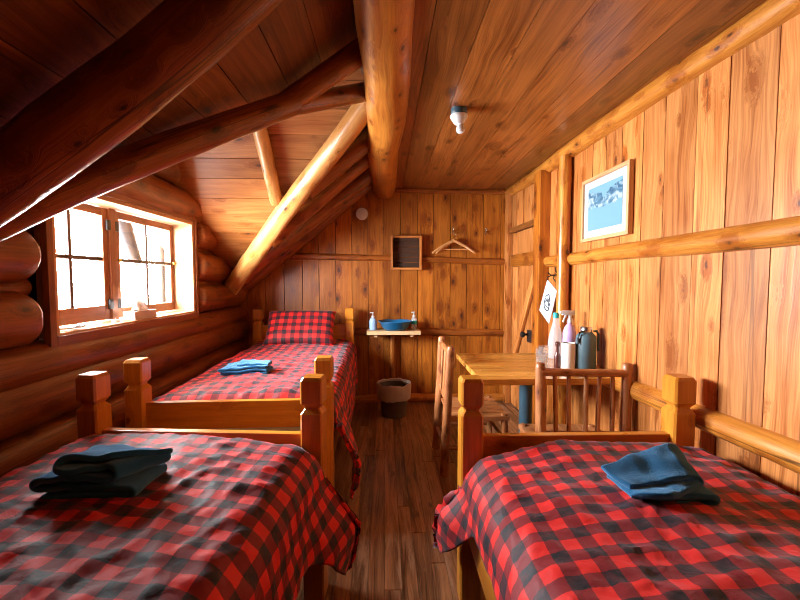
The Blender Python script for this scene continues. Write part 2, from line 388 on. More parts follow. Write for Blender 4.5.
# floor: narrow planks running away from the camera
mb = MB(); x = XL - 0.3
while x < XR + 0.1:
    w = random.uniform(0.062, 0.078); y = YF + random.uniform(-1.5, 0)
    while y < YB + 0.1:
        l = random.uniform(1.6, 3.2)
        prism(mb, [(x + .0008, y, 0), (x + w - .0008, y, 0), (x + w - .0008, y + l - .001, 0), (x + .0008, y + l - .001, 0)], (0, 0, 1), 0.02, (0, 1, 0), jit=0.0006)
        y += l
    x += w
box(mb, ((XL + XR) / 2 - .1, (YB + YF) / 2, -0.05), (3.4, 7.2, 0.06), 1, rnd=0)
struct(mb.build('floor', M['floor']), 'old dark narrow plank floor between the beds', 'floor')

# right wall: wide vertical boards, gap left for the door
DY0, DY1, DZ = 3.36, 4.16, 1.81
def back_slab(mb, c, s): box(mb, c, s, None, 0, rnd=0)  # slabs added behind the boards, keep sky light from leaking through gaps
mb = MB(); y = YF
rs = random.Random(5)
while y < YB:
    w = SW * rs.uniform(0.85, 1.12); y2 = min(y + w, YB)
    if y < DY0 < y2 and y2 - DY0 < .1 or (y < DY0 and DY0 - y2 < 0.05 and y2 < DY0 + .1): y2 = DY0
    if y >= DY0 - 1e-6 and y < DY1 and y2 > DY1: y2 = DY1
    z0 = DZ if (y >= DY0 - 1e-6 and y2 <= DY1 + 1e-6) else -0.02
    g = 0.0018
    prism(mb, [(XR, y + g, z0), (XR, y + g, ZC + .05), (XR, y2 - g, ZC + .05), (XR, y2 - g, z0)], (-1, 0, 0), 0.025, (0, 0, 1), jit=0.002)
    y = y2
struct(mb.build('wall_right', M['wall']), 'right wall of wide vertical knotty pine boards', 'wall')
mb = MB(); back_slab(mb, (XR + .06, 1.0, 1.15), (0.06, 6.8, 2.6)); struct(mb.build('wall_right_backing', M['darkwood']))

# back wall: vertical boards cut to the roof slope
mb = MB(); x = XL - 0.15
while x < XR + .05:
    w = SW * rs.uniform(0.92, 1.08); x2 = min(x + w, XR + .06); g = 0.0026
    za, zb = min(ZC + .04 if x > -.1 else 9, roof_z(x) + .05), min(ZC + .04 if x > -.1 else 9, roof_z(x2) + .05)
    prism(mb, [(x + g, YB, -.02), (x2 - g, YB, -.02), (x2 - g, YB, zb), (x + g, YB, za)], (0, -1, 0), 0.025, (0, 0, 1), jit=0.002)
    x = x2
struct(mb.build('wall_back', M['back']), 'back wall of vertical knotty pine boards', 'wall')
mb = MB(); back_slab(mb, (-.1, YB + .06, 1.2), (3.4, 0.06, 3.0)); struct(mb.build('wall_back_backing', M['darkwood']))

# front wall behind the camera
mb = MB(); x = XL - .15
while x < XR + .05:
    x2 = x + SW
    prism(mb, [(x, YF, -.02), (x, YF, roof_z(x) + .3), (x2 - .002, YF, roof_z(x2) + .3), (x2 - .002, YF, -.02)], (0, 1, 0), 0.025, (0, 0, 1), jit=0.002)
    x = x2
back_slab(mb, (-.1, YF - .06, 1.3), (3.4, 0.06, 3.2))
struct(mb.build('wall_front', M['back']), 'board wall behind the camera', 'wall')

# flat ceiling boards run away from the camera
mb = MB(); x = 0.0
while x < XR + .02:
    w = SW * rs.uniform(.95, 1.06); x2 = min(x + w, XR + .04); g = .0013
    prism(mb, [(x + g, YF, ZC), (x + g, YB + .03, ZC), (x2 - g, YB + .03, ZC), (x2 - g, YF, ZC)], (0, 0, -1), 0.025, (0, 1, 0), jit=0.0015)
    x = x2
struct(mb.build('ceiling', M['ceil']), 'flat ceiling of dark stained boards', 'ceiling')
mb = MB(); back_slab(mb, (.7, 1, ZC + .06), (1.5, 7.0, .06)); struct(mb.build('ceiling_backing', M['darkwood']))

mb = MB(); box(mb, (.03, 1.0, 2.49), (.03, 6.7, .40), 1, .003); struct(mb.build('light_stop_board', M['roof']), 'added board stopping sky light above the log beam', 'board')  # added board, blocks the sky light leak above the beam
# main roof slope: boards along y, cut open for the dormer
def on_main(x, y): return V((x, y, roof_z(x)))
nm = V((0.81, 0, -1)).normalized()
mb = MB(); x = 0.0
while x > XL - .22:
    x2 = x - SW * rs.uniform(.95, 1.15) * 0.777; g = .0012
    xa, xb = x - g, x2 + g
    if min(xa, xb) < -0.1:
        na, nb2 = valley_near(min(xa, -.1)), valley_near(xb)
        fa, fb = valley_far(min(xa, -.1)), valley_far(xb)
        if fa < YB: prism(mb, [on_main(xa, fa), on_main(xb, min(fb, YB)), on_main(xb, YB + .03), on_main(xa, YB + .03)], nm, .025, (0, 1, 0), jit=.0015)
        prism(mb, [on_main(xa, YF), on_main(xb, YF), on_main(xb, nb2), on_main(xa, na)], nm, .025, (0, 1, 0), jit=.0015)
    else:
        prism(mb, [on_main(xa, YF), on_main(xb, YF), on_main(xb, YB + .03), on_main(xa, YB + .03)], nm, .025, (0, 1, 0), jit=.0015)
    x = x2
# dark slab added above the boards against sky light leaks, same outline
def slab(mb, poly, n, off, th):
    n = V(n).normalized(); a = [V(p) - n * off for p in poly]; b = [V(p) - n * (off + th) for p in poly]
    k = len(poly); fs = [tuple(range(k)), tuple(range(2 * k - 1, k - 1, -1))] + [(i, (i + 1) % k, k + (i + 1) % k, k + i) for i in range(k)]
    mb.add(a + b, fs, [v * 1 for v in a + b], 0)
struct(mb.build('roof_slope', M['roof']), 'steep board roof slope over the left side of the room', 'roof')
mb = MB(); xe = XL - .25
slab(mb, [on_main(.03, YF), on_main(.03, YB + .05), on_main(xe, YB + .05), on_main(xe, valley_far(xe)), on_main(-.1, 2.44), on_main(-.1, 2.17), on_main(xe, valley_near(xe)), on_main(xe, YF)], nm, .024, .03)
struct(mb.build('roof_slope_backing', M['darkwood']))
# dormer roof: two slopes, boards run along x to the valleys
def zn(y): return roof_z(-.10 - (2.17 - y) / .72)
def zf(y): return roof_z(-.10 - (y - 2.44) / 1.08)
YR = 2.278
XO = XL - .45
mb = MB(); y = YR; sl = 0
nf = V((0, -.75, -1)).normalized(); nn = V((0, 1.125, -1)).normalized()
y = YR
while y < 4.1:
    y2 = min(y + SW * .78 * rs.uniform(.95, 1.1), 4.15); g = .0012
    ya, yb = y + g, y2 - g
    vx = lambda q: -.10 - (q - 2.44) / 1.08 + .01
    prism(mb, [(XO, ya, zf(ya)), (vx(ya), ya, zf(ya)), (vx(yb), yb, zf(yb)), (XO, yb, zf(yb))], nf, .025, (1, 0, 0), jit=.0015); y = y2
y = YR
while y > 0.95:
    y2 = y - SW * .66 * rs.uniform(.95, 1.1); g = .0012
    ya, yb = y - g, y2 + g
    vx = lambda q: -.10 - (2.17 - q) / .72 + .01
    prism(mb, [(XO, ya, zn(ya)), (vx(ya), ya, zn(ya)), (vx(yb), yb, zn(yb)), (XO, yb, zn(yb))], nn, .025, (1, 0, 0), jit=.0015); y = y2
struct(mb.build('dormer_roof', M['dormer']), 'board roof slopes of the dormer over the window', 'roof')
mb = MB()
slab(mb, [(XO, YR - .02, zf(YR - .02)), (0, YR - .02, zf(YR - .02)), (-1.7, 4.2, zf(4.2)), (XO, 4.2, zf(4.2))], nf, .024, .03)
slab(mb, [(XO, YR + .02, zn(YR + .02)), (0, YR + .02, zn(YR + .02)), (-1.75, .95, zn(.95)), (XO, .95, zn(.95))], nn, .024, .03)
struct(mb.build('dormer_roof_backing', M['darkwood']))

# left wall: stacked logs with a window opening
WY0, WY1, WZ0, WZ1 = 1.865, 3.225, 1.06, 1.775
mb = MB()
LR = 0.125; XC = XL - 0.06
for z in (0.09, 0.33, 0.57, 0.80):
    log(mb, (XC, YF, z), (XC, YB + .02, z), LR, LR * .96, seg=24, amp=.035, wob=.01)
log(mb, (XC + .0, YF, .955), (XC, YB + .02, .955), .10, .095, seg=24, amp=.035, wob=.004)
for z, r in ((1.165, .118), (1.43, .122), (1.69, .12)):
    ym = 0.9 if z > 1.3 else YF
    log(mb, (XC, max(YF, -2.3 if z < 1.3 else valley_near(-1.5) - .35), z), (XC, WY0 - .085, z), r, r, seg=24, amp=.035, wob=.008, round1=.06)
    log(mb, (XC, WY1 + .045, z), (XC, min(YB + .02, valley_far(-1.5) + .35), z), r, r * .96, seg=24, amp=.035, wob=.008, round0=.04, round1=.10)
for z, y0, y1 in ((1.90, 1.25, 3.62), (2.13, 1.5, 3.36), (2.36, 1.9, 2.95)):
    log(mb, (XC, y0, z), (XC, y1, z), .122, .118, seg=24, amp=.035, wob=.008, round0=.1, round1=.1)
for z in (1.30, 1.565):   # chinking poles
    log(mb, (XC - .03, .9, z), (XC - .03, WY0 - .05, z), .045, seg=12)
    log(mb, (XC - .03, WY1 + .05, z), (XC - .03, 4.25, z), .045, seg=12)
struct(mb.build('wall_left', M['wlog'], smooth=True), 'left wall of stacked round logs around the window', 'wall')
mb = MB(); T = .16; xc = XL - .15
back_slab(mb, (xc, (YF + WY0) / 2, .68), (T, WY0 - YF, 1.42)); back_slab(mb, (xc, (WY1 + YB + .1) / 2, .68), (T, YB + .1 - WY1, 1.42))
back_slab(mb, (xc, (WY1 + WY0) / 2, .5), (T, WY1 - WY0 + .01, 1.1))
back_slab(mb, (xc, (WY0 + .75) / 2, 1.45), (T, WY0 - .75, .75)); back_slab(mb, (xc, 3.65, 1.45), (T, .85, .75))
back_slab(mb, (xc, 2.45, 2.17), (T, 2.4, .79))
struct(mb.build('wall_left_backing', M['darkwood']))

# ------------------------------------------------------------------ window
W = thing('window_1', 'four-by-two pane wooden casement window in the log wall', 'window'); W['kind'] = 'structure'
XG = -1.665
mb = MB(); cw = .045
def bx(mb, x0, x1, y0, y1, z0, z1, axis=None, bevel=.003): box(mb, ((x0 + x1) / 2, (y0 + y1) / 2, (z0 + z1) / 2), (x1 - x0, y1 - y0, z1 - z0), axis, bevel)
# casing box standing proud of the logs
bx(mb, XL - .02, XL + .012, WY0 - .035, WY0 + .0, WZ0 - .04, WZ1 + .04)
bx(mb, XL - .02, XL + .012, WY1 - .0, WY1 + .028, WZ0 - .04, WZ1 + .04)
bx(mb, XL - .02, XL + .012, WY0 + .001, WY1 - .001, WZ1 + .0, WZ1 + .04)
bx(mb, XL - .02, XL + .012, WY0 + .001, WY1 - .001, WZ0 - .04, WZ0 + .008)
o = mb.build('window_casing', M['frame'], W)
mb = MB()
bx(mb, XG - .05, XL - .0, WY1 - .03, WY1 + .001, WZ0, WZ1); bx(mb, XG - .05, XL, WY0 - .001, WY0 + .03, WZ0, WZ1)
bx(mb, XG - .05, XL, WY0 + .03, WY1 - .03, WZ1 - .025, WZ1 + .001)
mb.build('window_jamb', M['jamb'], W)
mb = MB(); bx(mb, XG - .06, XL, WY0 + .03, WY1 - .03, WZ0 - .02, WZ0 + .02); mb.build('window_sill', M['jamb'], W)
mb = MB()
ym = 2.49; z0, z1 = WZ0 + .02, WZ1 - .025
bx(mb, XG - .035, XG + .03, ym - .03, ym + .03, z0, z1)
mb.build('mullion', M['frame'], W)
for (a, b, bot) in ((WY0 + .032, ym - .032, .085), (ym + .032, WY1 - .032, .06)):
    s = MB(); st = .042
    bx(s, XG - .02, XG + .018, a, a + st, z0 + .01, z1 - .005); bx(s, XG - .02, XG + .018, b - st, b, z0 + .01, z1 - .005)
    bx(s, XG - .02, XG + .018, a + st, b - st, z0 + .01, z0 + .01 + bot); bx(s, XG - .02, XG + .018, a + st, b - st, z1 - .05, z1 - .005)
    so = s.build('sash', M['frame'], W)
    mu = MB(); c = (a + b) / 2
    bx(mu, XG - .012, XG + .012, c - .011, c + .011, z0 + bot, z1 - .04); bx(mu, XG - .011, XG + .011, a + st - .005, b - st + .005, 1.436, 1.458)
    mu.build('glazing_bar', M['bar'], so)
    p = MB(); bx(p, XG - .003, XG + .0, a + st - .008, b - st + .008, z0 + bot, z1 - .04, bevel=0)
    p.build('pane', M['glass'], so)
    h = MB()
    for zz in (z0 + .10, z1 - .10):
        yy = ym + (.036 if a > ym else -.036); bx(h, XG + .018, XG + .032, yy - .016, yy + .016, zz - .03, zz + .03)
    ho = h.build('hinge', M['black'], so); ho['label'] = 'black iron hinges'
    if a > ym:
        k = MB(); lathe(k, (XG + .03, ym + .05, 1.445), [(.004, -.012), (.011, -.008), (.011, .008), (.004, .012)], 12)
        lathe(k, (XG + .03, b - .02, 1.45), [(.004, -.012), (.011, -.008), (.011, .008), (.004, .012)], 12)
        ko = k.build('catch_knob', M['brass'], so, smooth=True); ko['label'] = 'small brass catch'
# two black logs added outside to make the brown shapes in the panes
mb = MB(); log(mb, (-2.05, 3.76, .6), (-2.05, 3.76, 2.1), .05, .05); log(mb, (-2.05, 3.10, 2.0), (-2.05, 3.42, 1.45), .085, .05, round1=.05)
struct(mb.build('outside_logs', M['black'], smooth=True), 'two added logs outside, seen as dark shapes through the right casement', 'beam')

# ------------------------------------------------------------------ beams and rafters
def pc(x): return 2.445 + .81 * x
def logobj(name, label, p0, p1, r0, r1=None, mat='log', cat='beam', **kw):
    mb = MB(); log(mb, p0, p1, r0, r1, seg=28, **kw); return struct(mb.build(name, M[mat], smooth=True), label, cat)
logobj('ceiling_beam', 'thick peeled log beam running under the ceiling to the back wall', (0, YF, 2.34), (0, YB, 2.295), .105, .122, amp=.03, wob=.012)
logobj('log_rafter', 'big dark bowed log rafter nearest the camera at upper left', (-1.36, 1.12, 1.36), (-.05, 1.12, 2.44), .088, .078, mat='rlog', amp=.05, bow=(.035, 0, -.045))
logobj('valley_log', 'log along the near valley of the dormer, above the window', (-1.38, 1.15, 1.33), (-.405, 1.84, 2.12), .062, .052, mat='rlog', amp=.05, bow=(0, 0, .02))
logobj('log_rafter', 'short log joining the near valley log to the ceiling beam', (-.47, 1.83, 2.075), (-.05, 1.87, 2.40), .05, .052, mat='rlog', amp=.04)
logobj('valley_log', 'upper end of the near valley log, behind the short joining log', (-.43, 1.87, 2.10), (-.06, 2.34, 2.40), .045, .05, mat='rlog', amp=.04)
logobj('valley_log', 'bright log along the far valley of the dormer', (-1.49, 3.93, 1.245), (-.09, 2.43, pc(-.09) + .02), .082, .066, amp=.06, mat='plog')
for yy, xb, lab in ((2.98, None, 'rafter just behind the bright valley log'), (3.40, None, 'middle rafter of the far roof slope'), (3.82, None, 'third rafter on the far roof slope'), (4.22, -1.48, 'rafter against the back wall')):
    xb = xb or -.10 - (yy - 2.44) / 1.08 + .02
    logobj('log_rafter', lab, (xb, yy, pc(xb)), (-.08, yy - .02, pc(-.08)), .075, .07, mat='rlog', amp=.05)
logobj('dormer_rafter', 'slim log rafter on the dormer slope meeting the far valley log', (-.79, 2.46, zf(2.46) - .085), (-.83, 3.09, zf(3.09) - .085), .044, .048, amp=.07, step=.03, mat='plog')
# right wall rails, cornice and posts
logobj('trim_1', 'round log cornice along the top of the right wall', (XR, YF, 2.235), (XR, YB, 2.25), .062, .055, cat='trim', amp=.05)
logobj('trim_2', 'half-round log rail across the middle of the right wall', (XR + .005, YF, 1.485), (XR + .005, 3.2, 1.482), .052, .046, cat='trim', amp=.06, wob=.01)
logobj('trim_3', 'log rail low on the right wall behind the bed', (XR + .005, YF, .775), (XR + .005, 3.2, .735), .055, .05, cat='trim', amp=.06, wob=.008)
logobj('trim_4', 'peeled pole standing against the right wall', (1.285, 2.84, .0), (1.285, 2.84, 2.2), .044, .042, cat='trim', amp=.06, wob=.008)
mb = MB(); bx(mb, 1.243, XR, 3.2, 3.335, 0, 2.20, 2, .006); struct(mb.build('trim_5', M['back']), 'squared door post standing out from the right wall', 'trim')
mb = MB(); bx(mb, 1.285, XR, 4.17, 4.285, 0, 2.22, 2, .006); struct(mb.build('trim_6', M['wall']), 'corner board where the right wall meets the back wall', 'trim')
mb = MB(); bx(mb, 1.30, XR, DY0 - .02, DY1 + .01, DZ - .005, DZ + .045, 1, .005); struct(mb.build('trim_7', M['ceil']), 'dark strip above the board door', 'trim')
# back wall rails
for nm_, lab, a, b, r in (('trim_8', 'thin log rail left of the box on the back wall', (-1.45, YB, 1.578), (.07, YB, 1.545), .034), ('trim_9', 'thin log rail under the hangers on the back wall', (.39, YB, 1.535), (1.29, YB, 1.505), .034),
                   ('trim_10', 'log rail low on the back wall behind the shelf', (-.36, YB, .765), (1.29, YB, .742), .042), ('trim_11', 'thin log along the top of the back wall', (.1, YB, 2.262), (XR, YB, 2.262), .028)):
    logobj(nm_, lab, a, b, r, cat='trim', amp=.12, wob=.010, mat='rlog')
logobj('baseboard_back', 'log along the foot of the back wall', (-1.4, YB, .03), (1.30, YB, .03), .05, cat='trim')

# door on the right wall
D = thing('door_1', 'ledged board door with a diagonal brace in the right wall', 'door'); D['kind'] = 'structure'
mb = MB(); y = DY0 + .004
while y < DY1 - .01:
    y2 = min(y + .157, DY1 - .004)
    prism(mb, [(XR + .008, y + .001, .012), (XR + .008, y + .001, DZ - .008), (XR + .008, y2 - .001, DZ - .008), (XR + .008, y2 - .001, .012)], (-1, 0, 0), .03, (0, 0, 1), jit=.001); y = y2
mb.build('door_panel', M['wall'], D)
mb = MB(); bx(mb, XR - .025, XR + .006, DY0 + .01, DY1 - .01, 1.455, 1.575, 1, .006); bx(mb, XR - .025, XR + .006, DY0 + .01, DY1 - .01, .32, .44, 1, .006)
mb.build('door_ledger', M['back'], D)
mb = MB(); dv = V((0, 4.08 - 3.43, .45 - 1.45)); ang = math.atan2(dv.y, -dv.z)
box(mb, (XR - .010, (3.43 + 4.08) / 2, .95), (.028, .085, dv.length), 2, .005, Matrix.Rotation(ang, 3, 'X')); mb.build('door_brace', M['wall'], D)
mb = MB(); bx(mb, XR - .04, XR + .007, 3.44, 3.58, .76, .87, bevel=.006); lo = mb.build('door_lock', M['black'], D); lo['label'] = 'black iron rim lock'
mb = MB(); lathe(mb, (0, 0, 0), [(.012, 0), (.010, .03), (.024, .042), (.028, .055), (.022, .068), (.008, .072)], 20, tilt=Matrix.Rotation(R(-90), 3, 'Y'))
k = mb.build('door_handle', M['black'], lo, smooth=True); k.location = (XR - .036, 3.545, .83)
mb = MB(); bx(mb, XR - .034, XR - .024, 3.37, 3.45, 1.50, 1.53); bx(mb, XR - .045, XR - .024, 3.375, 3.395, 1.47, 1.56); h = mb.build('door_hinge', M['black'], D)

# ------------------------------------------------------------------ beds
def post_mb(h, hw=.045):
    mb = MB(); c = .007
    rings = [(0, hw, c), (h - .150, hw, c), (h - .130, hw * .70, c * .8), (h - .124, hw * .70, c * .8), (h - .106, hw, c), (h - .014, hw, c), (h, hw * .82, c), (h, hw * .3, c * .4)]
    vs = []; fs = []
    for z, w, ch in rings:
        for sx, sy in ((1, 1), (-1, 1), (-1, -1), (1, -1)):
            p = [(sx * w, sy * (w - ch)), (sx * (w - ch), sy * w)]
            if sx * sy < 0: p = p[::-1]
            vs += [V((*q, z)) for q in p]
    n = 8
    for i in range(len(rings) - 1):
        for k in range(n): fs.append((i * n + k, i * n + (k + 1) % n, (i + 1) * n + (k + 1) % n, (i + 1) * n + k))
    fs.append(tuple(range(n))[::-1]); fs.append(tuple(range((len(rings) - 1) * n, len(rings) * n)))
    o = roff(); mb.add(vs, fs, [v + o for v in vs]); return mb
def make_bed(label, loc, rz, hw, L=2.08, fb=(.50, .69), head_h=1.03):
    b = thing('bed', label, 'bed', loc, rz, 'three pine single beds')
    for sx in (-1, 1):
        p = post_mb(.93).build('foot_post', M['bed'], b); p.location = (sx * hw, 0, 0)
        p = post_mb(head_h).build('head_post', M['bed'], b); p.location = (sx * hw, -L, 0)
        mb = MB(); bx(mb, sx * hw - .016, sx * hw + .016, -L + .04, -.04, .27, .455, 1, .004); mb.build('side_rail', M['bed'], b)
    mb = MB(); bx(mb, -hw + .04, hw - .04, -.018, .018, fb[0], fb[1], 0, .004); mb.build('footboard', M['bed'], b)
    mb = MB(); bx(mb, -hw + .04, hw - .04, -.018, .018, .23, .40, 0, .004); mb.build('end_rail', M['bed'], b)
    mb = MB(); bx(mb, -hw + .04, hw - .04, -L - .018, -L + .018, .64, .86, 0, .004); mb.build('headboard', M['bed'], b)
    mb = MB()
    for i in range(12): yy = -.15 - i * (L - .3) / 11; bx(mb, -hw + .012, hw - .012, yy - .035, yy + .035, .335, .355, 0, .002)
    mb.build('slats', M['pale'], b)
    m = MB(); box(m, (0, -L / 2, .465), (2 * hw - .06, L - .12, .21), 1, .04)
    mo = m.build('mattress', M['mattress'], smooth=True); mo.location = loc; mo.rotation_euler = (0, 0, rz)
    return b, mo
def grid_normals(P):
    du = np.gradient(P, axis=0); dv = np.gradient(P, axis=1); n = np.cross(du, dv)
    return n / (np.linalg.norm(n, axis=2, keepdims=True) + 1e-9)
def ss(a, b, x): t = min(1, max(0, (x - a) / (b - a))); return t * t * (3 - 2 * t)
def make_duvet(label, loc, rz, wl, wr, zt, dropl, dropr, cornl, cornr, L=2.02, seed=0, flare=.10, dome=.035, foot=-.055, r=.10, ramp=.42, rrt=None, domer=1.0, doml=1.0, rlt=None, pw=1.0, flk=.22):
    """quilt over a mattress: local +x right, y from -L (head) to the footboard; drops per side, longer hanging corners at the foot"""
    r0_, dome0 = rlt or r, dome; o = V((seed * 13.7, seed * 3.1, 5))
    res = .0145
    maxl, maxr = dropl + cornl, dropr + cornr
    rq = rrt or r; sl = wl - r0_ + r0_ * math.pi / 2 + maxl - r0_; sr = wr - rq + rq * math.pi / 2 + maxr - rq
    ns = int((sl + sr) / res); ntt = int((L + .12) / res)
    P = np.zeros((ns + 1, ntt + 1, 3)); U = np.zeros((ns + 1, ntt + 1, 2)); E = np.zeros((ns + 1, ntt + 1))
    T1 = L + .12
    for j in range(ntt + 1):
        t = T1 * j / ntt
        f = ss(L - ramp, L - .02, t); fp = f ** pw
        wob = .03 * noise.noise(V((t * 2.2, 0, 3)) + o)
        rl = 1 - (maxl - (dropl + cornl * fp + wob)) / sl; rrr = 1 - (maxr - (dropr + cornr * fp + wob)) / sr
        # along: rounding at the foot
        rf = .085; e2 = t - (L - rf)
        if e2 <= 0: y = t; dz2 = 0
        elif e2 < rf * math.pi / 2: a = e2 / rf; y = L - rf + rf * math.sin(a); dz2 = rf * (1 - math.cos(a))
        else: y = L; dz2 = rf + e2 - rf * math.pi / 2
        for i in range(ns + 1):
            q = i / ns * (sl + sr) - sl
            s = q * (rl if q < 0 else rrr)
            side = -1 if s < 0 else 1; r = r0_ if s < 0 else rq; dome = dome0 * (doml if s < 0 else domer); base = dome0 - dome; w = wl if s < 0 else wr; e = abs(s) - (w - r)
            x = 0; dz = 0; d = 0
            if e <= 0: x = s; z = base + dome * (1 - (s / w) ** 2)
            elif e < r * math.pi / 2: a = e / r; x = side * (w - r + r * math.sin(a)); z = base + dome * (1 - ((w - r) / w) ** 2) * math.cos(a); dz = r * (1 - math.cos(a))
            else:
                d = e - r * math.pi / 2; z = base; dz = r + d
                x = side * (w + .02 * min(1, d / .15) + (flare if (cornl if s < 0 else cornr) else 0) * f * min(1, d / flk) ** 1.2 * (1 - .45 * ss(.22, .5, d)))
                x += side * .022 * min(1, d / .2) * noise.noise(V((t * 5.5, side * 4, .5)) + o)
            dd = dz2 * (1 - min(1, max(0, dz - .03) / .10))
            yy = y + f * min(1, d / .25) * .06 * min(1, max(0, e2 + .2) / .2) * (1 if d else 0)
            P[i, j] = (x, yy - L + foot, zt + z - dz - dd); U[i, j] = (s + 7, t + 3); E[i, j] = min(1, max(0, dz) / .15)
    N = grid_normals(P)
    if N[ns // 2, ntt // 3, 2] < 0: N = -N
    for j in range(ntt + 1):
        for i in range(ns + 1):
            u, t = U[i, j]; e = E[i, j]
            h = .013 * noise.noise(V((u * 3.6, t * 3.0, 1)) + o)
            a = noise.noise(V((u * 5 + t * 3.0, t * 7 - u * 2.0, 2)) + o); h += .011 * (1 - abs(a) * 2.2) ** 3 * .6 if abs(a) < .45 else 0
            b = noise.noise(V((u * 11 - t * 6, t * 4 + u * 8, 9)) + o); h += .0054 * max(0, 1 - abs(b) * 3.4) ** 1.5
            b = noise.noise(V((u * 5 + t * 17, t * 9 - u * 6, 19)) + o); h += .0050 * max(0, 1 - abs(b) * 3.6) ** 1.5
            b = noise.noise(V((u * 16, t * 12, 29)) + o); h += .0025 * b
            h += e * .007 * noise.noise(V((t * 16, u * 2.2, 4)) + o)
            P[i, j] += N[i, j] * (h * (1 - .3 * e))
    mb = MB(); idx = lambda i, j: i * (ntt + 1) + j
    vs = P.reshape(-1, 3); fs = [(idx(i, j), idx(i + 1, j), idx(i + 1, j + 1), idx(i, j + 1)) for i in range(ns) for j in range(ntt)]
    cu = np.concatenate([U.reshape(-1, 2), np.zeros((len(vs), 1))], axis=1)
    mb.add(vs.tolist(), fs, cu.tolist(), 0, cu.tolist())
    ob = mb.build('duvet', M['plaid'], smooth=True, fix=False); ob.location = loc; ob.rotation_euler = (0, 0, rz)
    md = ob.modifiers.new('thick', 'SOLIDIFY'); md.thickness = .016; md.offset = -1
    return tag(ob, label, 'duvet', 'plaid duvets')

# bed by the right wall
make_bed('pine bed on the right side, against the board wall', (.785, 1.60, 0), R(-.5), .435)[1]
tag(bpy.data.objects['mattress'], 'mattress on the bed against the right wall', 'mattress', 'mattresses under the duvets')
make_duvet('red and black plaid duvet on the bed at right', (.785, 1.60, 0), R(-.5),   .475, .495, .625, .16, .15, .25, .0, seed=1, flare=.068, dome=.075, r=.12, ramp=.26, rrt=.06, domer=.45, flk=.11)
# near bed at left
NL, NR = (-.77, 1.69, 0), R(-5.0)
b, mo = make_bed('pine bed in the left foreground, nearest the window wall', NL, NR, .475)
tag(mo, 'mattress on the left foreground bed', 'mattress', 'mattresses under the duvets')
make_duvet('red and black plaid duvet on the left foreground bed', NL, NR, .46, .525, .66, .26, .28, .0, .27, seed=2, flare=.11, dome=.055, r=.13, ramp=.40, pw=1.8, doml=.3, rlt=.06)
# far bed under the window
FL, FR = (-.780, 2.05, 0), R(181.4)
b, mo = make_bed('pine bed under the window, its head at the back wall', FL, FR, .465, fb=(.57, .71))
tag(mo, 'mattress on the bed at the back wall', 'mattress', 'mattresses under the duvets')
make_duvet('red and black plaid duvet on the bed at the back wall', FL, FR, .525, .50, .685, .38, .22, .12, .0, seed=3, flare=.10, dome=.03)

# pillow
def pillow(w, h, th):
    n = 34; mb = MB(); o = V((3, 9, 1))
    for sgn in (1, -1):
        vs = []; cu = []
        for i in range(n + 1):
            for j in range(n + 1):
                a, b2 = 2 * i / n - 1, 2 * j / n - 1
                k = max(0, (1 - a ** 4) * (1 - b2 ** 4)) ** .45
                px = a * w / 2 * (1 - .05 * (1 - abs(b2)) ** 1 * abs(a) ** 3); pz = b2 * h / 2 * (1 - .05 * (1 - abs(a)) * abs(b2) ** 3)
                hh = th / 2 * k * (1 + .12 * noise.noise(V((a * 2.5, b2 * 2.5, sgn)) + o))
                vs.append(V((px, -sgn * hh, pz))); cu.append((px + 4 + .02, pz + 6, 0))
        f = [(i * (n + 1) + j, (i + 1) * (n + 1) + j, (i + 1) * (n + 1) + j + 1, i * (n + 1) + j + 1) for i in range(n) for j in range(n)]
        mb.add(vs, f, cu, 0, cu)
    return mb
ob = pillow(.66, .40, .17).build('pillow', M['plaid'], smooth=True)
bm = bmesh.new(); bm.from_mesh(ob.data); bmesh.ops.remove_doubles(bm, verts=bm.verts, dist=.0005); bmesh.ops.recalc_face_normals(bm, faces=bm.faces); bm.to_mesh(ob.data); bm.free()
ob.location = (-.82, 3.90, .850); ob.rotation_euler = (R(-40), 0, R(1)); tag(ob, 'red and black plaid pillow leaning on the headboard', 'pillow')

